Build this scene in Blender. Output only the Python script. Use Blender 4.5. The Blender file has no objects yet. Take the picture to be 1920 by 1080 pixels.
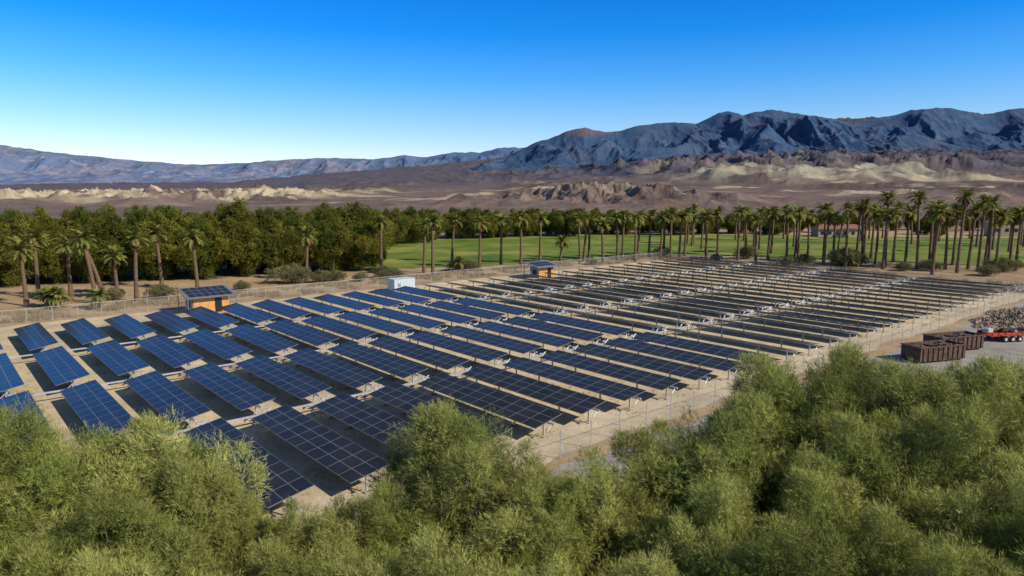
import bpy, math, numpy as np
from mathutils import Vector, Matrix
R = math.radians
scene = bpy.context.scene
rng = np.random.default_rng(7)

# ------------------------------------------------------------------ helpers
def link(o):
    scene.collection.objects.link(o); return o

def mk_mesh(name, V, F, mats, midx=None, col=None, smooth=False):
    V = np.asarray(V, dtype=np.float32); F = np.asarray(F, dtype=np.int32)
    me = bpy.data.meshes.new(name)
    k = F.shape[1]; n = F.shape[0]
    me.vertices.add(len(V)); me.vertices.foreach_set("co", V.ravel())
    me.loops.add(n*k); me.loops.foreach_set("vertex_index", F.ravel())
    me.polygons.add(n)
    me.polygons.foreach_set("loop_start", np.arange(0, n*k, k, dtype=np.int32))
    me.polygons.foreach_set("loop_total", np.full(n, k, dtype=np.int32))
    for m in mats: me.materials.append(m)
    if midx is not None: me.polygons.foreach_set("material_index", np.asarray(midx, dtype=np.int32))
    me.polygons.foreach_set("use_smooth", np.full(n, smooth, dtype=bool))
    me.update(calc_edges=True)
    if col is not None:
        a = me.color_attributes.new("Col", 'FLOAT_COLOR', 'POINT')
        c = np.ones((len(V), 4), dtype=np.float32); c[:, :3] = col
        a.data.foreach_set("color", c.ravel())
    me.validate()
    return me

class MB:
    def __init__(s): s.v=[]; s.f=[]; s.m=[]
    def add(s, vs, fs, m=0, M=None):
        o=len(s.v)
        for p in vs:
            p=Vector(p)
            if M is not None: p=M@p
            s.v.append(p[:])
        for f in fs: s.f.append([i+o for i in f]); s.m.append(m)
    def box(s, c, d, m=0, M=None, rz=0):
        x,y,z=d[0]/2,d[1]/2,d[2]/2
        vs=[(-x,-y,-z),(x,-y,-z),(x,y,-z),(-x,y,-z),(-x,-y,z),(x,-y,z),(x,y,z),(-x,y,z)]
        T=Matrix.Translation(Vector(c))@Matrix.Rotation(rz,4,'Z')
        if M is not None: T=M@T
        s.add(vs,[(0,3,2,1),(4,5,6,7),(0,1,5,4),(1,2,6,5),(2,3,7,6),(3,0,4,7)],m,T)
    def cyl(s,p1,p2,r1,r2,n=8,m=0,M=None):
        p1=Vector(p1);p2=Vector(p2);d=(p2-p1).normalized()
        q=d.to_track_quat('Z','Y'); vs=[]
        for p,r in((p1,r1),(p2,r2)):
            for i in range(n):
                a=2*math.pi*i/n
                vs.append(p+q@Vector((r*math.cos(a),r*math.sin(a),0)))
        fs=[(i,(i+1)%n,n+(i+1)%n,n+i) for i in range(n)]+[tuple(range(n-1,-1,-1)),tuple(range(n,2*n))]
        s.add(vs,fs,m,M)
    def mesh(s,name,mats):
        me=bpy.data.meshes.new(name); me.from_pydata(s.v,[],s.f)
        for m in mats: me.materials.append(m)
        me.polygons.foreach_set("material_index",s.m); me.update(); return me
    def obj(s,name,mats,loc=(0,0,0),rz=0):
        o=bpy.data.objects.new(name,s.mesh(name,mats)); o.location=loc; o.rotation_euler=(0,0,rz); return link(o)

def h2(ix,iy,seed):
    h=(ix.astype(np.int64)*374761393+iy.astype(np.int64)*668265263+seed*1442695041)&0xFFFFFFFF
    h=((h^(h>>13))*1274126177)&0xFFFFFFFF
    h=h^(h>>16)
    return h.astype(np.float64)/4294967295.0
def gnoise(x,y,seed=0):
    ix=np.floor(x);iy=np.floor(y);fx=x-ix;fy=y-iy
    ux=fx*fx*fx*(fx*(fx*6-15)+10);uy=fy*fy*fy*(fy*(fy*6-15)+10)
    def g(ox,oy):
        a=h2(ix+ox,iy+oy,seed)*2*np.pi
        return np.cos(a)*(fx-ox)+np.sin(a)*(fy-oy)
    return ((g(0,0)*(1-ux)+g(1,0)*ux)*(1-uy)+(g(0,1)*(1-ux)+g(1,1)*ux)*uy)*1.5
def fbm(x,y,o=5,seed=0):
    s=0;a=.5
    for i in range(o): s=s+a*gnoise(x*2**i,y*2**i,seed+i); a*=.5
    return s
def ridged(x,y,o=6,seed=0,gain=.5):
    s=0;a=.5;w=1.0;tot=0
    for i in range(o):
        n=1-np.abs(gnoise(x*2.03**i,y*2.03**i,seed+i)); n=n*n
        s=s+a*n*w; tot+=a; w=np.clip(n*1.6,0,1); a*=gain
    return s/tot

def new_mat(name):
    m=bpy.data.materials.new(name); m.use_nodes=True
    nt=m.node_tree; b=nt.nodes.get("Principled BSDF"); return m,nt,b
def simple(name,col,rough=.7,metal=0,var=.25,scale=3,spec=.3):
    m,nt,b=new_mat(name); N=nt.nodes;L=nt.links
    tc=N.new('ShaderNodeTexCoord');no=N.new('ShaderNodeTexNoise');no.inputs['Scale'].default_value=scale;no.inputs['Detail'].default_value=6
    L.new(tc.outputs['Object'],no.inputs['Vector'])
    cr=N.new('ShaderNodeValToRGB');cr.color_ramp.elements[0].position=.3;cr.color_ramp.elements[1].position=.7
    cr.color_ramp.elements[0].color=tuple(c*(1-var) for c in col)+(1,);cr.color_ramp.elements[1].color=tuple(min(1,c*(1+var)) for c in col)+(1,)
    L.new(no.outputs['Fac'],cr.inputs['Fac']);L.new(cr.outputs['Color'],b.inputs['Base Color'])
    b.inputs['Roughness'].default_value=rough;b.inputs['Metallic'].default_value=metal;b.inputs['Specular IOR Level'].default_value=spec
    return m
def attr_ground(name,sc=(0.02,0.5,6),amp=.35,bump=.3,bumpscale=2.,bdist=.1):
    m,nt,b=new_mat(name);N=nt.nodes;L=nt.links
    at=N.new('ShaderNodeAttribute');at.attribute_name='Col'
    geo=N.new('ShaderNodeNewGeometry'); cur=at.outputs['Color']
    for i,s in enumerate(sc):
        no=N.new('ShaderNodeTexNoise');no.inputs['Scale'].default_value=s;no.inputs['Detail'].default_value=8;no.inputs['Roughness'].default_value=.62
        L.new(geo.outputs['Position'],no.inputs['Vector'])
        mr=N.new('ShaderNodeMapRange');mr.inputs['From Min'].default_value=.3;mr.inputs['From Max'].default_value=.7
        mr.inputs['To Min'].default_value=1-amp;mr.inputs['To Max'].default_value=1+amp
        L.new(no.outputs['Fac'],mr.inputs['Value'])
        vm=N.new('ShaderNodeVectorMath');vm.operation='SCALE';L.new(cur,vm.inputs[0]);L.new(mr.outputs['Result'],vm.inputs['Scale']);cur=vm.outputs['Vector']
    L.new(cur,b.inputs['Base Color']);b.inputs['Roughness'].default_value=.95;b.inputs['Specular IOR Level'].default_value=.1
    no=N.new('ShaderNodeTexNoise');no.inputs['Scale'].default_value=bumpscale;no.inputs['Detail'].default_value=8;no.inputs['Roughness'].default_value=.7
    L.new(geo.outputs['Position'],no.inputs['Vector'])
    bp=N.new('ShaderNodeBump');bp.inputs['Strength'].default_value=bump;bp.inputs['Distance'].default_value=bdist
    L.new(no.outputs['Fac'],bp.inputs['Height']);L.new(bp.outputs['Normal'],b.inputs['Normal'])
    return m
def leaf_mat(name,trans=.3,hv=.12):
    m,nt,b=new_mat(name);N=nt.nodes;L=nt.links;N.remove(b)
    at=N.new('ShaderNodeAttribute');at.attribute_name='Col'
    oi=N.new('ShaderNodeObjectInfo')
    mr=N.new('ShaderNodeMapRange');mr.inputs['To Min'].default_value=1-hv;mr.inputs['To Max'].default_value=1+hv
    L.new(oi.outputs['Random'],mr.inputs['Value'])
    vm=N.new('ShaderNodeVectorMath');vm.operation='SCALE';L.new(at.outputs['Color'],vm.inputs[0]);L.new(mr.outputs['Result'],vm.inputs['Scale'])
    d=N.new('ShaderNodeBsdfDiffuse');t=N.new('ShaderNodeBsdfTranslucent');mx=N.new('ShaderNodeMixShader');mx.inputs[0].default_value=trans
    L.new(vm.outputs['Vector'],d.inputs['Color']);L.new(vm.outputs['Vector'],t.inputs['Color'])
    L.new(d.outputs[0],mx.inputs[1]);L.new(t.outputs[0],mx.inputs[2]);L.new(mx.outputs[0],N['Material Output'].inputs['Surface'])
    return m

# ------------------------------------------------------------------ materials
M_ground=attr_ground("desert_soil",(0.01,0.12,1.5),.2,.35,.8,.15)
M_mtn=attr_ground("hazed_mountain_rock",(0.002,0.012,0.05),.12,.3,.02,8)
M_leaf=leaf_mat("tamarisk_foliage",.25,.15); M_palm=leaf_mat("palm_frond",.2)
M_bark=simple("bark",(.12,.085,.06),.9,var=.4,scale=6)
M_ptrunk=simple("palm_trunk_bark",(.15,.095,.055),.95,var=.45,scale=5)
M_steel=simple("galvanised_steel",(.48,.49,.50),.5,.4,.15,4)
M_alu=simple("aluminium_frame",(.22,.225,.23),.5,.3,.1,2)
M_back=simple("module_backsheet",(.10,.10,.11),.7,0,.1,2)
M_wood=simple("orange_wood",(.60,.30,.10),.7,0,.2,2)
M_dkwall=simple("grey_metal_and_shade",(.22,.25,.28),.6,0,.1,2)  # cabinet panel grey; also paints the shade on the sheds' left faces
M_white=simple("pale_painted_metal",(.50,.56,.57),.5,0,.06,2)
M_rust=simple("rusty_steel",(.10,.06,.042),.85,0,.5,3)
M_red=simple("red_paint",(.42,.06,.03),.5,0,.2,3)
M_tyre=simple("tyre_rubber",(.02,.02,.02),.9,0,.1,3)
M_rock=simple("rubble_rock",(.29,.215,.15),.95,0,.4,1)
M_roof=simple("clay_roof",(.26,.11,.075),.85,0,.2,2)
M_stucco=simple("tan_stucco",(.42,.33,.22),.9,0,.08,1)
M_dark=simple("dark_opening",(.02,.022,.025),.3,0,.1,1)

# PV glass
M_glass,nt,b=new_mat("pv_glass");N=nt.nodes;L=nt.links
tc=N.new('ShaderNodeTexCoord');no=N.new('ShaderNodeTexNoise');no.inputs['Scale'].default_value=.5;no.inputs['Detail'].default_value=4
L.new(tc.outputs['Object'],no.inputs['Vector'])
cr=N.new('ShaderNodeValToRGB');cr.color_ramp.elements[0].position=.3;cr.color_ramp.elements[1].position=.7
cr.color_ramp.elements[0].color=(.014,.015,.017,1);cr.color_ramp.elements[1].color=(.028,.030,.031,1)
L.new(no.outputs['Fac'],cr.inputs['Fac']);L.new(cr.outputs['Color'],b.inputs['Base Color'])
b.inputs['Roughness'].default_value=.2;b.inputs['Specular IOR Level'].default_value=.16

# chain link
M_link,nt,b=new_mat("chain_link");N=nt.nodes;L=nt.links
tc=N.new('ShaderNodeTexCoord')
sx=N.new('ShaderNodeSeparateXYZ');L.new(tc.outputs['Object'],sx.inputs[0])
def math_(op,a,b2=None):
    n=N.new('ShaderNodeMath');n.operation=op
    for i,q in enumerate((a,b2)):
        if q is None: continue
        if isinstance(q,(int,float)): n.inputs[i].default_value=q
        else: L.new(q,n.inputs[i])
    return n.outputs[0]
hx=math_('ADD',sx.outputs['X'],sx.outputs['Y'])
p=math_('FRACT',math_('MULTIPLY',math_('ADD',hx,sx.outputs['Z']),9.))
q=math_('FRACT',math_('MULTIPLY',math_('SUBTRACT',hx,sx.outputs['Z']),9.))
mask=math_('MAXIMUM',math_('LESS_THAN',p,.06),math_('LESS_THAN',q,.06))
tr=N.new('ShaderNodeBsdfTransparent');mx=N.new('ShaderNodeMixShader')
b.inputs['Base Color'].default_value=(.36,.36,.36,1);b.inputs['Roughness'].default_value=.5
L.new(mask,mx.inputs[0]);L.new(tr.outputs[0],mx.inputs[1]);L.new(b.outputs[0],mx.inputs[2]);L.new(mx.outputs[0],N['Material Output'].inputs['Surface'])

# ------------------------------------------------------------------ terrain
def sstep(a,b_,x):
    t=np.clip((x-a)/(b_-a),0,1); return t*t*(3-2*t)
def bumpm(x,c,w): return np.exp(-((x-c)/w)**2)
nA,nY=1500,560
az=np.linspace(R(-50),R(50),nA);T=np.tan(az)
Yg=np.concatenate([np.geomspace(260,3000,340,endpoint=False),np.geomspace(3000,12000,nY-340)])
TT,YY=np.meshgrid(T,Yg); XX=TT*YY
z4=np.interp(TT,[-1.2,-.73,-.4,-.1,.1,.3,.7,1.2],[33,33,42,100,140,195,220,220])
Z=z4*(np.clip((YY-500)/3500,0,None))**1.5
far=sstep(420,800,YY)
rd=ridged(XX/150,YY/170,6,3)
rd2=ridged(XX/70+5,YY/110,5,11)
reg=fbm(XX/500,YY/500,4,21)
m_gen=far*sstep(-.08,.22,reg)*(1-.5*sstep(1800,3500,YY))
Z=Z+m_gen*(rd*22-4)*(YY/1500)**.5
mb=bumpm(XX,120,150)*bumpm(YY,900,200)
Z=Z+mb*(ridged(XX/60+3,YY/150,6,33)*32-2)
ml=sstep(.12,.5,bumpm(XX,-640,330)*bumpm(YY,1250,300)+.25*reg)
Z=Z+ml*(rd2*26-3)
mr_=sstep(.15,.5,bumpm(XX,800,300)*bumpm(YY,1900,350)+.35*fbm(XX/250,YY/250,3,44))*far
Z=Z+mr_*(ridged(XX/260,YY/260,5,51,.4)*46-6)
mr2=sstep(.2,.5,bumpm(XX,1100,700)*bumpm(YY,2900,500)+.3*reg)
Z=Z+mr2*(ridged(XX/190,YY/260,6,57)*65-8)
Z=Z+sstep(2000,3400,YY)*sstep(-.25,.2,TT)*(ridged(XX/230,YY/600,6,61)-.4)*65*far
Z=Z+far*fbm(XX/40,YY/40,4,71)*2.2
base=np.array([.165,.118,.095]);dark=np.array([.080,.058,.052]);cream=np.array([.50,.41,.26]);grey=np.array([.33,.31,.22]);purp=np.array([.098,.086,.100]);red=np.array([.19,.11,.08])
def mix(c,d,m): return c*(1-m[...,None])+d*m[...,None]
C=np.broadcast_to(base,Z.shape+(3,)).copy()
n1=fbm(XX/300,YY/500,5,81);n2=fbm(XX/90,YY/160,5,91);n3=fbm(XX/35,YY/35,4,95)
C=mix(C,dark,sstep(-.05,.3,n1)*.7)
C=mix(C,red,sstep(.05,.3,n2)*.4)
C=mix(C,dark,mb*sstep(-.05,.12,n2)*.9)
C=mix(C,cream,np.clip(ml*sstep(-.15,.05,n2+.3*n3),0,1)*.95)
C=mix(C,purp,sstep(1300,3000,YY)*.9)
C=mix(C,grey,np.clip(mr_*sstep(.15,.45,bumpm(XX,800,420)*bumpm(YY,1900,450)),0,1)*sstep(-.25,.0,n2+.4*n3)*.8)
C=mix(C,cream*.5,np.clip(mr2,0,1)*sstep(.0,.2,n2)*.5)
C=mix(C,np.array([.05,.055,.085]),sstep(1900,2900,YY)*sstep(-.1,.15,TT)*sstep(-.1,.2,fbm(XX/160,YY/300,5,123))*.8)  # blue shadow on the right foothills, painted in as noise patches
C=mix(C,cream*.9,far*sstep(.14,.24,fbm(XX/220+9,YY/90,4,99))*sstep(700,1100,YY)*(1-sstep(1500,2200,YY))*.7)
nearc=np.array([.38,.265,.15])
C=mix(C,nearc,1-sstep(280,480,YY))
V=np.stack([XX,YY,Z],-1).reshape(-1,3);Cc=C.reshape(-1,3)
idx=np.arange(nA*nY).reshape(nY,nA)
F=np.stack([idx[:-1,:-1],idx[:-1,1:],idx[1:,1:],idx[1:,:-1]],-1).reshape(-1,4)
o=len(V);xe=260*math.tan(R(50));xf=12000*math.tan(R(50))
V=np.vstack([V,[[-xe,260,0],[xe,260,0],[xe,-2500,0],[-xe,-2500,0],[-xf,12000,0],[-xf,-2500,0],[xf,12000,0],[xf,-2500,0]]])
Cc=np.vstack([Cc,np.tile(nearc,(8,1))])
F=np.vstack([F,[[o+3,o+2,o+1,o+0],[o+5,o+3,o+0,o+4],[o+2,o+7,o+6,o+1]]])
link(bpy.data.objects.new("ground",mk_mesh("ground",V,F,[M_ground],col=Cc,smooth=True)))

def mountain(crest,Yc,wf,wb,x0,x1,nx,ny,colA,colB,colC,seed,scale,footz,er=.55):
    xs=np.linspace(x0,x1,nx);s=np.linspace(-1,.6,ny)
    X,S=np.meshgrid(xs,s)
    Y=Yc+np.where(S<0,S*wf,S*wb)
    cx=np.array([c[0] for c in crest],float);cz=np.array([c[1] for c in crest],float)
    jag=fbm(X/ (scale*.45),Y*0+seed,4,seed)*.045
    warp=fbm(X/scale,Y/scale,3,seed+5)*scale*.7*np.clip(np.abs(S)*2,0,1)
    h=np.interp(X+warp,cx,cz)*(1+jag)
    pr=np.clip(1-np.abs(S),0,1)**1.15
    r=ridged((X+warp*.6)/scale,Y/(scale*1.7),7,seed+9,.46)
    amt=er*np.clip(np.abs(S)*5,0.0,1)
    Zm=footz+(h-footz)*pr*(1-amt+amt*1.35*r)
    Zm+= fbm(X/(scale*.12),Y/(scale*.12),4,seed+3)*scale*.010
    Zm=np.where(np.abs(S)>.97,footz-80,Zm)
    n=fbm(X/(scale*1.2),Y/(scale),5,seed+40);n2=fbm(X/(scale*.3),Y/(scale*.3)+Zm/60,5,seed+50)
    C=np.broadcast_to(np.array(colA),Zm.shape+(3,)).copy()
    C=mix(C,np.array(colB),sstep(-.1,.25,n)*.8);C=mix(C,np.array(colC),sstep(.05,.3,n2)*.6)
    V=np.stack([X,Y,Zm],-1).reshape(-1,3)
    idx=np.arange(nx*ny).reshape(ny,nx)
    F=np.stack([idx[:-1,:-1],idx[:-1,1:],idx[1:,1:],idx[1:,:-1]],-1).reshape(-1,4)
    return V,F,C,X,Y,Zm
cr_r=[(-1100,60),(-700,110),(-458,164),(-250,226),(0,309),(208,401),(416,476),(562,517),(707,476),(832,484),(998,526),(1165,559),(1414,530),(1581,621),(1664,642),(1768,600),(1955,650),(2163,621),(2454,567),(2662,550),(2870,592),(3078,642),(3245,659),(3453,642),(3619,609),(3786,640),(3994,668),(4500,680),(5500,600),(7000,650)]
V,F,C,X,Y,Zm=mountain(cr_r,5500,2000,1800,-1100,6800,1500,440,(.036,.075,.145),(.055,.092,.155),(.085,.10,.135),101,560,60)  # blue haze and shadow put into the rock colours, palest tone as lit slopes
pk=bumpm(X,560,150)*sstep(400,480,Zm);C=mix(C,np.array([.16,.11,.115]),pk*.8)  # reddish peak rock, its sunlit look put into the colour
link(bpy.data.objects.new("mountain_range",mk_mesh("mountain_range",V,F,[M_mtn],col=C.reshape(-1,3),smooth=True)))
cr_l=[(-12000,700),(-7900,640),(-6538,617),(-6129,563),(-5652,495),(-5176,454),(-4767,413),(-4154,365),(-3609,372),(-3133,406),(-2724,433),(-2179,447),(-1771,427),(-1362,481),(-1090,454),(-749,515),(-409,515),(-170,563),(34,583),(170,556),(340,495),(1500,450),(3000,450)]
V,F,C,X,Y,Zm=mountain(cr_l,9000,2400,2000,-11000,2500,1500,340,(.11,.155,.25),(.18,.185,.245),(.28,.24,.25),202,640,40)  # distance haze put into this range's blue and pink rock colours
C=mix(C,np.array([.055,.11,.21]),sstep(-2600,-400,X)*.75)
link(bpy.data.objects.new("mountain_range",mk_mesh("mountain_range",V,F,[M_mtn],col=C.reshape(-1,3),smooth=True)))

# ------------------------------------------------------------------ farm frame of reference
TH=R(40.5);A=Vector((-math.sin(TH),math.cos(TH),0));B=Vector((math.cos(TH),math.sin(TH),0))
def W(a,b,z=0): v=A*a+B*b; return (v.x,v.y,z)
ANG=math.atan2(A.y,A.x)   # local +x -> A ; local +y -> -B
ANGB=math.atan2(B.y,B.x)  # local +x -> B ; local +y -> A

def sheet(name,pts,z,mat,col,jit=.5,step=2.0):
    out=[]
    n=len(pts)
    for i in range(n):
        p=Vector(pts[i][:2]);q=Vector(pts[(i+1)%n][:2]);k=max(1,int((q-p).length/step))
        for j in range(k):
            t=p.lerp(q,j/k);out.append((t.x+rng.normal()*jit,t.y+rng.normal()*jit,z))
    me=bpy.data.meshes.new(name);me.from_pydata(out,[],[list(range(len(out)))]);me.materials.append(mat)
    a=me.color_attributes.new("Col",'FLOAT_COLOR','POINT')
    for d in a.data: d.color=(*col,1)
    return link(bpy.data.objects.new(name,me))
M_sand=attr_ground("sand_pad",(0.05,0.35,3),.2,.4,6,.05)
M_gravel=attr_ground("gravel",(0.08,0.6,8),.2,.5,12,.04)
sheet("sandy_yard",[W(33,-40),W(33,150),W(115,150),W(115,-40)],.006,M_sand,(.54,.43,.27),.35)
sheet("gravel_road",[W(20,-30),W(31,-30),W(31.5,153),W(120,153),W(120,158),W(10,162),W(-5,120),W(5,75),W(20,55)],.010,M_gravel,(.31,.28,.235),.5)
M_lawn,nt,b=new_mat("lawn_grass");N=nt.nodes;L=nt.links
geo=N.new('ShaderNodeNewGeometry')
no=N.new('ShaderNodeTexNoise');no.inputs['Scale'].default_value=.045;no.inputs['Detail'].default_value=9;no.inputs['Roughness'].default_value=.65
L.new(geo.outputs['Position'],no.inputs['Vector'])
cr=N.new('ShaderNodeValToRGB');e=cr.color_ramp.elements;e[0].position=.36;e[0].color=(.075,.125,.018,1);e[1].position=.64;e[1].color=(.29,.26,.07,1)
e=cr.color_ramp.elements.new(.5);e.color=(.145,.19,.026,1)
L.new(no.outputs['Fac'],cr.inputs['Fac']);L.new(cr.outputs['Color'],b.inputs['Base Color']);b.inputs['Roughness'].default_value=.9;b.inputs['Specular IOR Level'].default_value=.1
sheet("golf_lawn",[(-34,163),(-14,167),(5,175),(30,190),(50,200),(70,193),(125,168),(220,148),(270,260),(199,275),(75,300),(0,290),(-42,255),(-48,215)],.014,M_lawn,(.1,.2,.02),.8)

# ------------------------------------------------------------------ solar tables
HP=1.4
def table_mesh(name,tilt,L_=15.6,rows=3,cols=10):
    mb_=MB()
    M=Matrix.Translation((0,0,HP))@Matrix.Rotation(tilt,4,'X')
    cw=L_/cols;rw=.92
    for i in range(cols):
        for j in range(rows):
            cx=-L_/2+cw*(i+.5);cy=(j-(rows-1)/2)*rw
            mb_.box((cx,cy,0),(cw-.012,rw-.012,.045),1,M)
            x0,x1,y0,y1=cx-cw/2+.03,cx+cw/2-.03,cy-rw/2+.03,cy+rw/2-.03
            mb_.add([(x0,y0,.026),(x1,y0,.026),(x1,y1,.026),(x0,y1,.026)],[(0,1,2,3)],0,M)
            mb_.add([(x0,y0,-.026),(x1,y0,-.026),(x1,y1,-.026),(x0,y1,-.026)],[(3,2,1,0)],3,M)
    mb_.cyl((-L_/2-.5,0,-.16),(L_/2+.5,0,-.16),.085,.085,8,2,M)
    for i in range(11):
        x=-L_/2+.3+i*(L_-.6)/10
        mb_.box((x,0,-.055),(.06,2.6,.06),2,M)
    for x in (-L_/2+.6,-L_/4,L_/4,L_/2-.6):
        mb_.box((x,0,HP/2-.08),(.12,.10,HP-.16),2)
        mb_.box((x,0,.05),(.4,.4,.12),4)
    mb_.cyl((-L_/2-.3,0,HP-.15),(-L_/2-.3,.5,HP-.6),.05,.05,6,2)
    mb_.cyl((L_/2+.3,0,HP-.15),(L_/2+.3,.5,HP-.6),.05,.05,6,2)
    return mb_.mesh(name,[M_glass,M_alu,M_steel,M_back,M_rock])
t1=table_mesh("solar_table_near",R(-11))
t1b=table_mesh("solar_table_mid",R(-8))
t2=table_mesh("solar_table_far",R(10))
A_c=[43.5,61.3,79.2,97.0]
def put(mesh,a,b):
    o=bpy.data.objects.new("solar_panel_array",mesh);x,y,_=W(a,b);o.location=(x,y,0);o.rotation_euler=(rng.normal()*.01,0,ANG);link(o)
b0=9.6
near_b=[b0+4.9*i for i in range(-5,12)]
far_b=[69.5+4.95*i for i in range(17)]
for bb in near_b:
    for a in A_c: put(t1 if bb<40 else t1b,a+rng.normal()*.05,bb)
for bb in far_b:
    for a in A_c: put(t2,a,bb)
mb_=MB()
for a in (52.4,70.25,88.1):
    mb_.box((63,a,.9),(172,.14,.14),0)
    for bb in near_b+far_b:
        mb_.box((bb,a,.45),(.1,.1,.9),0)
        mb_.cyl((bb,a,.9),(bb+.6,a,1.35),.05,.05,6,0)
        mb_.box((bb+.3,a+.3,1.1),(.6,.16,.16),0)
    mb_.box((66.5,a,.6),(.7,.8,1.2),1)
mb_.obj("tracker_drive_linkage",[M_steel,M_white],(0,0,0),ANGB)

# ------------------------------------------------------------------ fence
mb_=MB()
def fence_run(p,q,hgt=2.0):
    p=Vector(p);q=Vector(q);n=int((q-p).length/3);d=(q-p)
    for i in range(n+1):
        c=p+d*i/n;mb_.cyl((c.x,c.y,0),(c.x,c.y,hgt+.05),.035,.035,6,0)
    mb_.cyl((p.x,p.y,hgt),(q.x,q.y,hgt),.022,.022,5,0)
    mb_.add([(p.x,p.y,.03),(q.x,q.y,.03),(q.x,q.y,hgt-.03),(p.x,p.y,hgt-.03)],[(0,1,2,3)],1)
fence_run(W(32.5,-35),W(32.5,151));fence_run(W(32.5,151),W(116,151));fence_run(W(116,151),W(116,-35))
mb_.obj("chain_link_fence",[M_steel,M_link])

# ------------------------------------------------------------------ huts
def hut(a,b,w,d,h):
    x,y,_=W(a,b)
    root=bpy.data.objects.new("equipment_shed",None);root.location=(x,y,0);root.rotation_euler=(0,0,ANGB);link(root)
    def ch(m,name,mats):
        me=m.mesh(name,mats);o=bpy.data.objects.new(name,me);link(o);o.parent=root
    m=MB();m.box((0,0,h/2),(w,d,h),0)
    ch(m,"wood_box",[M_wood])
    m=MB()
    m.box((0,-d/2-.06,h/2),(w*.98,.1,h*.98),0)
    for i in range(int(w/.3)): m.box((-w/2+.15+i*.3,-d/2-.125,h/2),(.26,.03,h*.96),0)
    m.box((w*.2,-d/2-.16,h*.45),(1.0,.05,h*.85),1)
    ch(m,"front_boards",[M_wood,M_dark])
    m=MB();m.box((-w/2-.06,0,h/2),(.1,d*.98,h*.98),0);m.box((-w/2-.13,-.2,h*.55),(.05,1.2,.9),1);m.box((-w/2-.16,d*.3,h*.4),(.25,.5,.9),2)  # left face turned away from the sun, its shade given as grey-blue colour
    ch(m,"shaded_side_wall",[M_dkwall,M_dark,M_white])
    m=MB();T=Matrix.Translation((0,0,h+.45))@Matrix.Rotation(R(10),4,'X')
    m.box((0,0,0),(w+2.2,d+2.2,.12),1,T)
    nx=int((w+2)/1.05);ny=int((d+2)/1.6)
    for i in range(nx):
        for j in range(ny):
            cx=(i-(nx-1)/2)*1.05;cy=(j-(ny-1)/2)*1.6
            m.box((cx,cy,.09),(1.02,1.56,.04),1,T)
            m.add([(cx-.47,cy-.74,.115),(cx+.47,cy-.74,.115),(cx+.47,cy+.74,.115),(cx-.47,cy+.74,.115)],[(0,1,2,3)],0,T)
    for sx_ in(-1,1):
        for sy in(-1,1): m.cyl((sx_*(w/2+.9),sy*(d/2+.9),0),(sx_*(w/2+.9),sy*(d/2+.9),h+.45+sy*.45),.07,.07,6,1)
    ch(m,"solar_roof",[M_glass,M_alu])
hut(110,33,5.2,3.2,2.5);hut(108.5,101,4.2,2.6,2.3)
m=MB();m.box((0,0,1.15),(4.4,2.4,2.1),0);m.box((0,0,.05),(4.8,2.8,.12),1)
for i in range(7): m.box((-1.9+i*.63,-1.22,1.15),(.5,.05,1.8),0)
m.box((-1.2,-1.27,1.2),(.5,.04,.6),2);m.box((0,0,2.23),(4.5,2.5,.08),0)
for i in range(3): m.box((-2.23,-.7+i*.7,1.15),(.05,.6,1.8),0)
m.obj("inverter_cabinet",[M_white,M_rock,M_dkwall],W(110.5,67.5),ANGB)

# ------------------------------------------------------------------ dumpsters, trailer, rubble
def dumpster(x,y,rz):
    m=MB();Lx,Wy,h=6.2,2.4,1.5;t=.08
    m.box((0,0,.22),(Lx,Wy,.1),0)
    for s in(-1,1):
        m.box((0,s*(Wy/2),.2+h/2),(Lx+.1,t,h),0)
        m.box((s*(Lx/2+.0),0,.2+h/2-.003),(t,Wy-t-.01,h),0)
        m.box((0,s*(Wy/2+.03),.2+h),(Lx+.25,.16,.12),0)
        m.box((s*(Lx/2+.06),0,.2+h+.003),(.14,Wy-.2,.12),0)
        for i in range(9): m.box((-Lx/2+.35+i*(Lx-.7)/8,s*(Wy/2+.09),.2+h/2),(.1,.1,h-.1),0)
        for s2 in(-1,1): m.cyl((s2*(Lx/2-.5),s*(.9),.12),(s2*(Lx/2-.5),s*1.05,.12),.12,.12,10,1)
    r=np.random.default_rng(3)
    for i in range(60):
        m.box((r.uniform(-2.8,2.8),r.uniform(-1,1),r.uniform(.9,1.7)),(r.uniform(.2,1.3),r.uniform(.05,.4),r.uniform(.05,.3)),int(r.integers(2,5)),None,r.uniform(0,3))
    m.obj("open_top_dumpster",[M_rust,M_tyre,M_bark,M_rust,M_rock],(x,y,0),rz)
dumpster(45.6,74,R(18));dumpster(50.9,79,R(18))
m=MB()
m.box((0,0,.75),(5.6,2.1,.14),0)
for s in(-1,1):
    m.box((0,s*1.06,.95),(5.6,.06,.42),0)
    for i in range(7): m.box((-2.6+i*.87,s*1.11,.95),(.07,.06,.5),0)
    for x in(-.95,0,.95):
        m.cyl((x,s*1.12,.38),(x,s*1.34,.38),.38,.38,18,1);m.cyl((x,s*1.33,.38),(x,s*1.37,.38),.18,.18,12,2)
    m.box((0,s*1.24,.86),(3.0,.3,.05),0)
m.box((-3.6,.28,.66),(1.9,.09,.12),0,None,R(-16));m.box((-3.6,-.28,.66),(1.9,.09,.12),0,None,R(16));m.cyl((-4.3,0,.1),(-4.3,0,1.0),.05,.05,8,2)
m.box((2.77,0,1.1),(.06,2.0,.7),0)
r=np.random.default_rng(5)
for i in range(14): m.box((r.uniform(-2.2,2.2),r.uniform(-.7,.7),r.uniform(.95,1.3)),(r.uniform(.4,1.6),r.uniform(.2,.6),r.uniform(.1,.5)),int(r.integers(2,4)),None,r.uniform(0,3))
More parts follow.
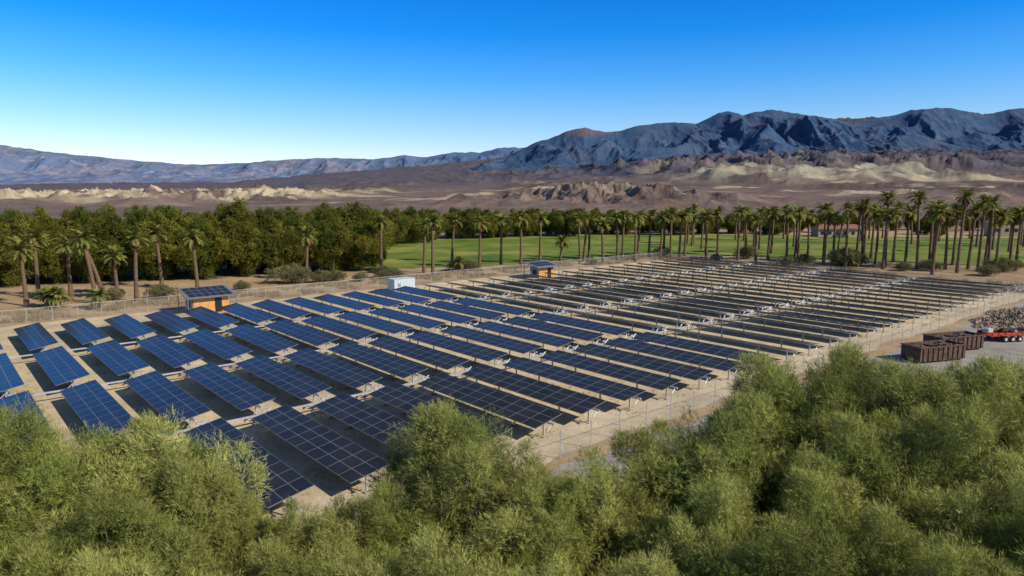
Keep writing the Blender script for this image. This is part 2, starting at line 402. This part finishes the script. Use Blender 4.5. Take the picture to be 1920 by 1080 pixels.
m.obj("utility_trailer",[M_red,M_tyre,M_white,M_rust],(60.3,84,0),R(8))
def rocks(name,cx,cy,rad,h,n,seed,mat=M_rock):
    r=np.random.default_rng(seed);Vs=[];Fs=[];o=0
    import bmesh
    bm=bmesh.new();bmesh.ops.create_icosphere(bm,subdivisions=1,radius=1)
    bv=np.array([v.co[:] for v in bm.verts]);bf=np.array([[v.index for v in f.verts] for f in bm.faces]);bm.free()
    for i in range(n):
        a=r.uniform(0,2*np.pi);q=r.uniform(0,1)**.6;s=r.uniform(.05,.26)
        p=np.array([cx+math.cos(a)*q*rad*1.6,cy+math.sin(a)*q*rad,h*(1-q)*r.uniform(.3,1)])
        Vs.append(bv*(1+r.normal(0,.18,(len(bv),1)))*s*r.uniform(.6,1.3,3)+p);Fs.append(bf+o);o+=len(bv)
    link(bpy.data.objects.new(name,mk_mesh(name,np.vstack(Vs),np.vstack(Fs),[mat])))
rocks("rubble_pile",71,95,4.5,1.9,1800,1);rocks("rubble_pile",66,92,2.6,1.0,700,2);rocks("rubble_pile",78,101,5,1.6,1200,8)

# ------------------------------------------------------------------ houses
def house(name,x,y,w,d,h,rz,roofm,flat=False):
    root=bpy.data.objects.new(name,None);root.location=(x,y,0);root.rotation_euler=(0,0,rz);link(root)
    def ch(m,n,mats):
        o=bpy.data.objects.new(n,m.mesh(n,mats));link(o);o.parent=root
    m=MB();m.box((0,0,h/2),(w,d,h),0);ch(m,"walls",[M_stucco])
    m=MB();k=int(w/3)
    for i in range(k): m.box((-w/2+1.5+i*w/k,-d/2-.02,h*.5),(1.2,.08,1.3),0)
    ch(m,"windows",[M_dark])
    m=MB()
    if flat: m.box((0,0,h+.2),(w+.4,d+.4,.5),0)
    else:
        e=.6;m.add([(-w/2-e,-d/2-e,h),(w/2+e,-d/2-e,h),(w/2+e,d/2+e,h),(-w/2-e,d/2+e,h),(-w/2+2,0,h+1.8),(w/2-2,0,h+1.8)],[(0,1,5,4),(2,3,4,5),(1,2,5),(3,0,4),(3,2,1,0)],0)
    ch(m,"roof",[roofm])
house("stucco_house",133,286,18,9,3.2,R(-5),M_roof)
house("stucco_house",204,286,16,10,5.5,R(-15),M_stucco,True);house("stucco_house",222,292,13,10,5.5,R(-15),M_roof)

# ------------------------------------------------------------------ foliage generators
def unit(v): return v/np.maximum(np.linalg.norm(v,axis=-1,keepdims=True),1e-6)
def leaves(P,D,Ln,Wd,r,Nn=None):
    n=len(P);side=unit(np.cross(D,r.normal(size=(n,3)) if Nn is None else Nn))
    a=P-side*Wd[:,None]/2;b_=P+side*Wd[:,None]/2;c=P+D*Ln[:,None]
    return np.stack([a,b_,c],1).reshape(-1,3)
def tube_arr(p,q,r1,r2,n=6):
    p=np.array(p,float);q=np.array(q,float);d=unit(q-p);s=unit(np.cross(d,[.3,.9,.1]));t=np.cross(d,s)
    an=np.arange(n)*2*np.pi/n
    ring=np.cos(an)[:,None]*s+np.sin(an)[:,None]*t
    V=np.vstack([p+ring*r1,q+ring*r2]);F=[]
    for i in range(n):
        j=(i+1)%n;F+= [[i,j,n+j],[i,n+j,n+i]]
    return V,np.array(F)
def gen_tree(name,h,Rr,ncl,nsp,per,ll,lw,seed,cols,crs=(.8,1.35),base_frac=.18,taper=.35,upw=.35,inner_shade=.55,sep=.5):
    r=np.random.default_rng(seed);Vs=[];Fs=[];Ms=[];Cs=[];o=0
    cz=h*(base_frac+1)/2*.96;hz=h*(1-base_frac)/2
    ctr=[];rad=[];ph=r.uniform(0,6,6);tries=0
    while len(ctr)<ncl and tries<20000:
        tries+=1
        d=unit(r.normal(size=3));q=r.uniform(.3,1)**.45
        a=math.atan2(d[1],d[0])
        lob=1+.24*math.sin(2*a+ph[0]+2*d[2])+.18*math.sin(3*a+ph[1]-3*d[2])+.14*math.sin(5*d[2]+ph[2])
        rc=r.uniform(*crs)
        tp=1-taper*max(0,d[2])
        c=np.array([d[0]*Rr*lob*tp,d[1]*Rr*lob*tp,d[2]*hz*(1+.10*math.sin(3*a+ph[3]))])*q
        c=c*np.array([1-rc*.4/Rr,1-rc*.4/Rr,1-rc*1.1/hz]);c[2]+=cz
        if ctr and min(np.linalg.norm((np.array(ctr)-c)*[1,1,.75],axis=1)/(np.array(rad)+rc))<sep*(1-tries/20000): continue
        ctr.append(c);rad.append(rc)
    ctr=np.array(ctr);rad=np.array(rad);ncl=len(ctr)
    def tb(p,q,a,b_):
        nonlocal o
        V,F=tube_arr(p,q,a,b_);Vs.append(V);Fs.append(F+o);Ms.append(np.ones(len(F),int));Cs.append(np.tile([.1,.08,.06],(len(V),1)));o+=len(V)
    fork=np.array([r.normal()*.2,r.normal()*.2,h*.22]);tb((0,0,-.2),fork,.03*h,.022*h)
    for i in range(ncl):
        mid=(fork+ctr[i])/2+r.normal(size=3)*.25;mid[2]-=.2
        tb(fork,mid,.010*h,.006*h);tb(mid,ctr[i]+[0,0,rad[i]*.4],.006*h,.0015*h)
    nt2=9
    tc_=np.repeat(np.arange(ncl),nt2)
    td=unit(r.normal(size=(ncl*nt2,3))+[0,0,.45])
    stz=r.uniform(1.0,1.5,ncl)
    tctr=ctr[tc_]+td*rad[tc_][:,None]*np.stack([np.ones(ncl*nt2)]*2+[stz[tc_]],1)*.78
    trad=rad[tc_]*r.uniform(.22,.52,ncl*nt2)
    nA_=int(ncl*nsp*.62);nB_=ncl*nsp-nA_
    ti=r.integers(0,ncl*nt2,nA_)
    dA=unit(r.normal(size=(nA_,3))+[0,0,.1]);qA=r.uniform(.1,1,nA_)**.6
    PA=tctr[ti]+dA*(trad[ti]*qA)[:,None]*[1,1,1.4]
    cB=r.integers(0,ncl,nB_);dB=unit(r.normal(size=(nB_,3)));dB[:,2]=np.where(dB[:,2]<-.2,dB[:,2]*.55,dB[:,2]);dB=unit(dB)
    qB=r.uniform(.1,1,nB_)**.5
    PB=ctr[cB]+dB*(rad[cB]*qB*.9)[:,None]*np.stack([np.ones(nB_)]*2+[stz[cB]],1)
    P=np.vstack([PA,PB]);ci=np.concatenate([tc_[ti],cB]);n=len(P)
    d=unit(np.vstack([dA*.7+td[ti]*.7,dB]));q=np.concatenate([.55+.45*qA,qB*.75])
    crown_out=unit(P-np.array([0,0,cz*.75]))
    nout=unit(d*.9+crown_out*.5)
    rep=lambda x:np.repeat(x,per,0)
    D=unit(d*.5+crown_out*.25+np.array([0,0,upw])+r.normal(size=(n,3))*.45)
    P2=rep(P)+r.normal(size=(n*per,3))*.04*ll/.2+rep(D)*r.uniform(0,ll*1.2,(n*per,1))
    D2=unit(rep(D)+r.normal(size=(n*per,3))*.45)
    N2=unit(rep(nout)+r.normal(size=(n*per,3))*.35)
    V=leaves(P2,D2,ll*r.uniform(.6,1.4,n*per),lw*r.uniform(.7,1.3,n*per),r,N2)
    k=n*per
    cc=np.array(cols[0])+(np.array(cols[1])-np.array(cols[0]))*r.uniform(0,1,(ncl,1))
    cc=cc*r.uniform(.75,1.15,(ncl,1))
    tip_shade=(inner_shade+(1.1-inner_shade)*q)*r.uniform(.85,1.15,n)  # shade inside clumps painted into leaf colour; tips lighter as new growth
    lc=cc[ci]*tip_shade[:,None]
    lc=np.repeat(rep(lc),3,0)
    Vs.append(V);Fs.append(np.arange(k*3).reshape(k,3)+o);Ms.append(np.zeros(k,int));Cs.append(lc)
    return mk_mesh(name,np.vstack(Vs),np.vstack(Fs),[M_leaf,M_bark],np.concatenate(Ms),np.vstack(Cs))

FG=[(.23,.27,.062),(.42,.42,.125)]
fgm=[gen_tree("tamarisk_fg%d"%i,10,3.1+.25*(i%3),34,900,6,.18,.018,300+i,FG,crs=(.75,1.4),taper=.35,inner_shade=.35,upw=.15,sep=.6) for i in range(5)]
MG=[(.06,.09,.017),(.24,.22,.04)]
mgm=[gen_tree("tamarisk_mg%d"%i,14,4.8+.4*(i%2),36,380,4,.38,.12,400+i,MG,crs=(1.2,2.2),base_frac=.02,taper=.3,inner_shade=.4,upw=.15) for i in range(4)]
SH=[(.16,.16,.07),(.26,.23,.11)]
shm=[gen_tree("shrub%d"%i,2.6,1.8,24,110,4,.22,.05,500+i,SH,crs=(.5,.8),base_frac=.0) for i in range(2)]
def put_tree(name,mesh,x,y,s,sxy=None):
    o=bpy.data.objects.new(name,mesh);o.location=(x,y,-.05);sxy=sxy or s
    o.scale=(sxy,sxy,s);o.rotation_euler=(0,0,rng.uniform(0,6.28));link(o)
fg=[(11.2,28.2,12.2),(13.6,28.4,11.4),(16.4,28.8,12.1),(19.3,27,11.7),(22.5,28,11.9),(12.6,23.5,10.9),(8.6,25.2,10.1),(5.5,25.2,9.7),(3.1,23.5,8.6),(.8,23.2,8.3),
    (-1.9,25.5,11.1),(-4.4,22.5,8.3),(-6.6,22.4,8.0),(-12.6,24.0,10.3),(-11.2,22.4,9.1),(-14.8,23.2,9.8),(-17.6,23.6,10.8),(-21,25,10.5),(-25,26,10),
    (-14.5,17.5,8.9),(-11,17,9.1),(-8,16.6,8.2),(-4.8,16.8,8.4),(-2,17.5,9.1),(1.2,17,8.5),(4.4,17.2,9.2),(8.2,17.6,9.6),(11.8,17.8,9.7),(15.5,19,10.3),(16.2,23.4,11.0),(20,22,11.0),
    (-12.6,20.3,9.3),(-5.6,19.6,8.2),(0,20.4,8.5),(6.4,20.8,9.2),(10.2,21,9.8),(26,31,11.5)]
for i,(x,y,h) in enumerate(fg): put_tree("tamarisk_tree",fgm[i%5],x,y,h/10,h/10*rng.uniform(.9,1.05))
p0=Vector((-112,128));p1=Vector((-36,160))
for row,(dy,hh) in enumerate(((0,13.2),(9,14.3),(19,14.8))):
    k=15
    for i in range(k):
        p=p0.lerp(p1,(i+rng.uniform(-.3,.3))/(k-1));h=hh+rng.normal()*1.1
        put_tree("tamarisk_tree",mgm[int(rng.integers(4))],p.x,p.y+dy+rng.normal()*1.6,h/14,h/14*rng.uniform(.9,1.15))
for row,dy in enumerate((0,10)):
    for i in range(26):
        t=i/25;x=-50+t*165+rng.normal()*1.5;y=262+38*min(1,t*1.6)+dy+rng.normal()*3
        h=rng.uniform(9.5,12.2) if t<.6 else rng.uniform(7.5,10.5)
        put_tree("tamarisk_tree",mgm[int(rng.integers(4))],x,y,h/14,h/14*rng.uniform(1,1.3))
for x,y,h in ((-40,235,13),(-36,246,13.5),(-46,225,13),(-30,252,12.5),(-52,212,13.5),(-56,200,14)):
    put_tree("tamarisk_tree",mgm[int(rng.integers(4))],x,y,h/14)
for i in range(40):
    x=rng.uniform(100,280);y=rng.uniform(283,345);h=rng.uniform(5,9)
    if abs(x-133)<13 and y<305: y+=25
    if 190<x<236 and y<312: y+=28
    put_tree("tamarisk_tree",mgm[int(rng.integers(4))],x,y,h/14,h/14*1.3)
for x,y,s in ((-44,138,1.5),(-38,139,1.0),(-36,141,.9),(-27,146,1.0),(-25,147,.8),(-12,160,1.1),(-10,161,.9),(64,190,1.3),(42,196,1.1),(82,172,1.7),(84,173,1.5),(96,160,1.0),(103,150,1.0),(112,158,1.3),(-60,118,.9),(-67,116,.8),(120,150,1.1),(75,178,.9),(-50,128,.7),(-54,121,.6),(-31,141,.7),(20,174,.7),(33,186,.8),(54,184,.7),(68,172,.8),(90,160,.8)):
    put_tree("desert_shrub",shm[int(rng.integers(2))],x,y,s,s*1.2)

def scatter_tufts(name,pts,hr,w,blades,c0,c1,seed):
    r=np.random.default_rng(seed);P=np.repeat(pts,blades,0);n=len(P)
    P=P+np.c_[r.normal(size=(n,2))*.10*hr[1]/.3,np.zeros(n)]
    D=unit(np.c_[r.normal(size=(n,2))*.5,np.ones(n)])
    V=leaves(P,D,r.uniform(hr[0],hr[1],n),np.full(n,w),r)
    c=np.array(c0)+(np.array(c1)-np.array(c0))*r.uniform(0,1,(n,1));c=np.repeat(c,3,0)
    link(bpy.data.objects.new(name,mk_mesh(name,V,np.arange(n*3).reshape(n,3),[M_palm],col=c)))
r=np.random.default_rng(12);n=16000
aa=r.uniform(34,112,n);kb=r.integers(0,len(near_b+far_b),n);bbv=np.array(near_b+far_b)[kb]+r.normal(0,1.2,n)
keep=fbm(aa/6,bbv/6,3,5)>.0;aa=aa[keep];bbv=bbv[keep]
pts=np.stack([A.x*aa+B.x*bbv,A.y*aa+B.y*bbv,np.zeros(len(aa))],1)
scatter_tufts("dry_grass",pts,(.10,.34),.035,8,(.34,.27,.09),(.50,.40,.15),1)
n=4000;aa=np.concatenate([r.uniform(117,128,n),r.uniform(112,126,n//2)]);bbv=np.concatenate([r.uniform(-20,150,n),r.uniform(150,165,n//2)])
aa[-n//2:]=r.uniform(30,125,n//2)
keep=fbm(aa/8,bbv/8,3,6)>0.0;aa=aa[keep];bbv=bbv[keep]
pts=np.stack([A.x*aa+B.x*bbv,A.y*aa+B.y*bbv,np.zeros(len(aa))],1)
scatter_tufts("dry_scrub",pts,(.3,.9),.08,10,(.20,.15,.07),(.40,.30,.15),2)

# ------------------------------------------------------------------ palms
def gen_crown(name,seed,fl=2.8,nf=46):
    r=np.random.default_rng(seed);Vs=[];Cs=[]
    for i in range(nf+16):
        dead=i>=nf;a=r.uniform(0,2*np.pi)
        e0=R(r.uniform(-15,80)) if not dead else R(r.uniform(-75,-35))
        Lf=fl*r.uniform(.8,1.1)*(.6 if dead else 1);ns=15;p=np.array([0,0,0.]);hd=np.array([math.cos(a),math.sin(a),0]);sd=np.array([-hd[1],hd[0],0])
        for s in range(ns):
            e=e0-(s/ns)**1.3*R(75 if not dead else 25);e=max(e,R(-85))
            d=hd*math.cos(e)+np.array([0,0,math.sin(e)])
            up=-hd*math.sin(e)+np.array([0,0,math.cos(e)])
            pn=p+d*Lf/ns
            Vs.append(np.stack([p-up*.03,p+sd*.03,pn]))
            g=np.array([.12,.14,.032])+np.array([.14,.12,.035])*r.uniform();g=g*(.9+.3*s/ns)
            if dead: g=np.array([.22,.14,.06])*r.uniform(.7,1.2)
            Cs.append(np.tile(g,(3,1)))
            ll=(.50*math.sin(math.pi*min(1,(s+2)/ns*.9))+.12)*fl/2.7
            for k in(-1,1):
                for j in range(2):
                    q=p+d*Lf/ns*(.5*j);ld=unit(sd*k*.8+d*.55+up*.12+np.array([0,0,-.25])+r.normal(size=3)*.12)
                    wv=d*.06
                    Vs.append(np.stack([q-wv,q+wv,q+ld*ll]));Cs.append(np.tile(g*r.uniform(.8,1.2),(3,1)))
            p=pn
    V=np.vstack(Vs);return mk_mesh(name,V,np.arange(len(V)).reshape(-1,3),[M_palm],col=np.vstack(Cs))
crowns=[gen_crown("palm_crown%d"%i,600+i) for i in range(5)]
def palm(x,y,h,lean=None,s=1.0):
    hh=h-1.3*s;lean=lean if lean is not None else (rng.normal()*.35,rng.normal()*.35)
    m=MB();n=9
    for i in range(n):
        t0=i/n;t1_=(i+1)/n
        f=lambda t:(lean[0]*t**1.5,lean[1]*t**1.5,hh*t)
        rr=lambda t:.32-.08*t+(.12*(1-t)**6)
        m.cyl(f(t0),f(t1_),rr(t0)*1.0,rr(t1_)*1.08,9,0)
    m.cyl(f(.93),(lean[0],lean[1],hh+.15),.24,.42,9,0)
    o=m.obj("date_palm",[M_ptrunk],(x,y,-.02))
    c=bpy.data.objects.new("crown",crowns[int(rng.integers(5))]);link(c);c.parent=o;c.location=(lean[0],lean[1],hh+.1);c.rotation_euler=(rng.normal()*.08,rng.normal()*.08,rng.uniform(0,6.28));c.scale=(s*rng.uniform(.9,1.1),s*rng.uniform(.9,1.1),s*rng.uniform(.85,1.15))
P_=[(-80.8,118,11.3),(-77.4,110,10.1),(-75.3,118,10),(-70.2,123,8),(-62.5,115,11.7),(-65.7,130,11.6),(-57.9,127.5,10.6),(-41.9,141.5,10.3),(-29.7,158,12.3),(-19.8,156,11.9),(-17,149,12.9),(-15.5,180,11.9),(-7.8,167,11.9),(-2.8,174,12.5),(2.2,171,12.8),(7,175,12.4),(17.1,175,12.7),(18.8,182,12.2),(23.5,180,10.9),(28,185,12.4),(29.5,186,12.6),(34.3,190,13),(37.9,193,12.6),(40,188,12),(43.5,200,12.8),(43.2,190,13.4),(46.6,194,12.7),(48.8,197,13),
(57,205,12.6),(59,200,13),(60,185,14.1),(66,197,13.5),(71,205,11.8),(68,185,13.5),(69,175,13.6),(74,182,13.9),(85,200,12.7),(85,190,14.4),(83,180,12.5),(81,169,14.8),(90,182,15.2),(88,175,16.3),(98,190,14.4),(91.5,175,13.4),(90.6,169,17.7),(98.6,180,15),(95.6,169,14.4),(95,163,18),(101.4,169,14.8),(92,152,14.8),(101.6,163,13.7),(100,156,18),(107,163,14.9),(106,158,16.8),(113,165,17),(110,158,13.8),(121,169,13.5),(116,160,14.6),(125,165,15),(130,155,14),(-88,116,11),(-95,118,10.5),
(21,190,12.2),(32,181,11.8),(53,190,12.6),(63,180,12.2),(78,190,13.6),(77,172,13),(87,163,13.9),(104,172,15.4),(94,186,14.2),(109,172,14.6),(117,172,15)]
for x,y,h in P_: palm(x,y,h,s=rng.uniform(1.0,1.2) if x>-20 else rng.uniform(.95,1.1))
palm(-67.5,112,11.7,(-1.6,.4));palm(-66.8,113,10.6,(-2.8,.5),.9)
palm(12.5,180,6.4,None,.9)
for i in range(34):
    x=rng.uniform(60,225);palm(x,rng.uniform(205,275),rng.uniform(9,14),None,1.0)
for x,y,s in((-73,109,1.15),(-64,107,.85),(-71,108,.9),(82.5,170,1.1),(-12,158,.8)):
    palm(x,y,3.0,(0,0),s)

# ------------------------------------------------------------------ light, sky, camera
SAZ,SEL=R(118),R(36)
sv=Vector((math.sin(SAZ)*math.cos(SEL),math.cos(SAZ)*math.cos(SEL),math.sin(SEL)))
ld=bpy.data.lights.new("sun",'SUN');ld.energy=5.0;ld.angle=R(.5);ld.color=(1,.92,.80)
lo=link(bpy.data.objects.new("sun",ld));lo.rotation_euler=sv.to_track_quat('Z','Y').to_euler()
w=bpy.data.worlds.new("World");scene.world=w;w.use_nodes=True;nt=w.node_tree;N=nt.nodes;L=nt.links
bg=N['Background'];sky=N.new('ShaderNodeTexSky');sky.sky_type='NISHITA';sky.sun_disc=False;sky.sun_elevation=SEL;sky.sun_rotation=SAZ
sky.air_density=1.0;sky.dust_density=.0;sky.ozone_density=3.0;sky.altitude=0
tc=N.new('ShaderNodeTexCoord');sp=N.new('ShaderNodeSeparateXYZ');L.new(tc.outputs['Generated'],sp.inputs[0])
cr=N.new('ShaderNodeValToRGB');e=cr.color_ramp.elements
e[0].position=0;e[0].color=(.86,.88,.95,1);e[1].position=1;e[1].color=(.62,.55,.55,1)
for p_,c_ in((.05,(.80,.84,.98,1)),(.10,(.52,.76,1.05,1)),(.15,(.24,.68,1.12,1)),(.21,(.05,.56,1.15,1)),(.30,(.02,.47,1.12,1)),(.45,(.42,.50,.62,1))):
    k=cr.color_ramp.elements.new(p_);k.color=c_
L.new(sp.outputs['Z'],cr.inputs['Fac'])
vm=N.new('ShaderNodeVectorMath');vm.operation='MULTIPLY';L.new(sky.outputs[0],vm.inputs[0]);L.new(cr.outputs['Color'],vm.inputs[1])
L.new(vm.outputs['Vector'],bg.inputs['Color']);bg.inputs['Strength'].default_value=.15
cd=bpy.data.cameras.new("camera");cam=link(bpy.data.objects.new("camera",cd));cam.location=(0,0,18);cam.rotation_euler=(R(90-7.83),0,0)
cd.sensor_width=36;cd.lens=24.56;cd.clip_end=30000;scene.camera=cam
scene.view_settings.view_transform='Standard';scene.view_settings.look='None';scene.view_settings.exposure=0
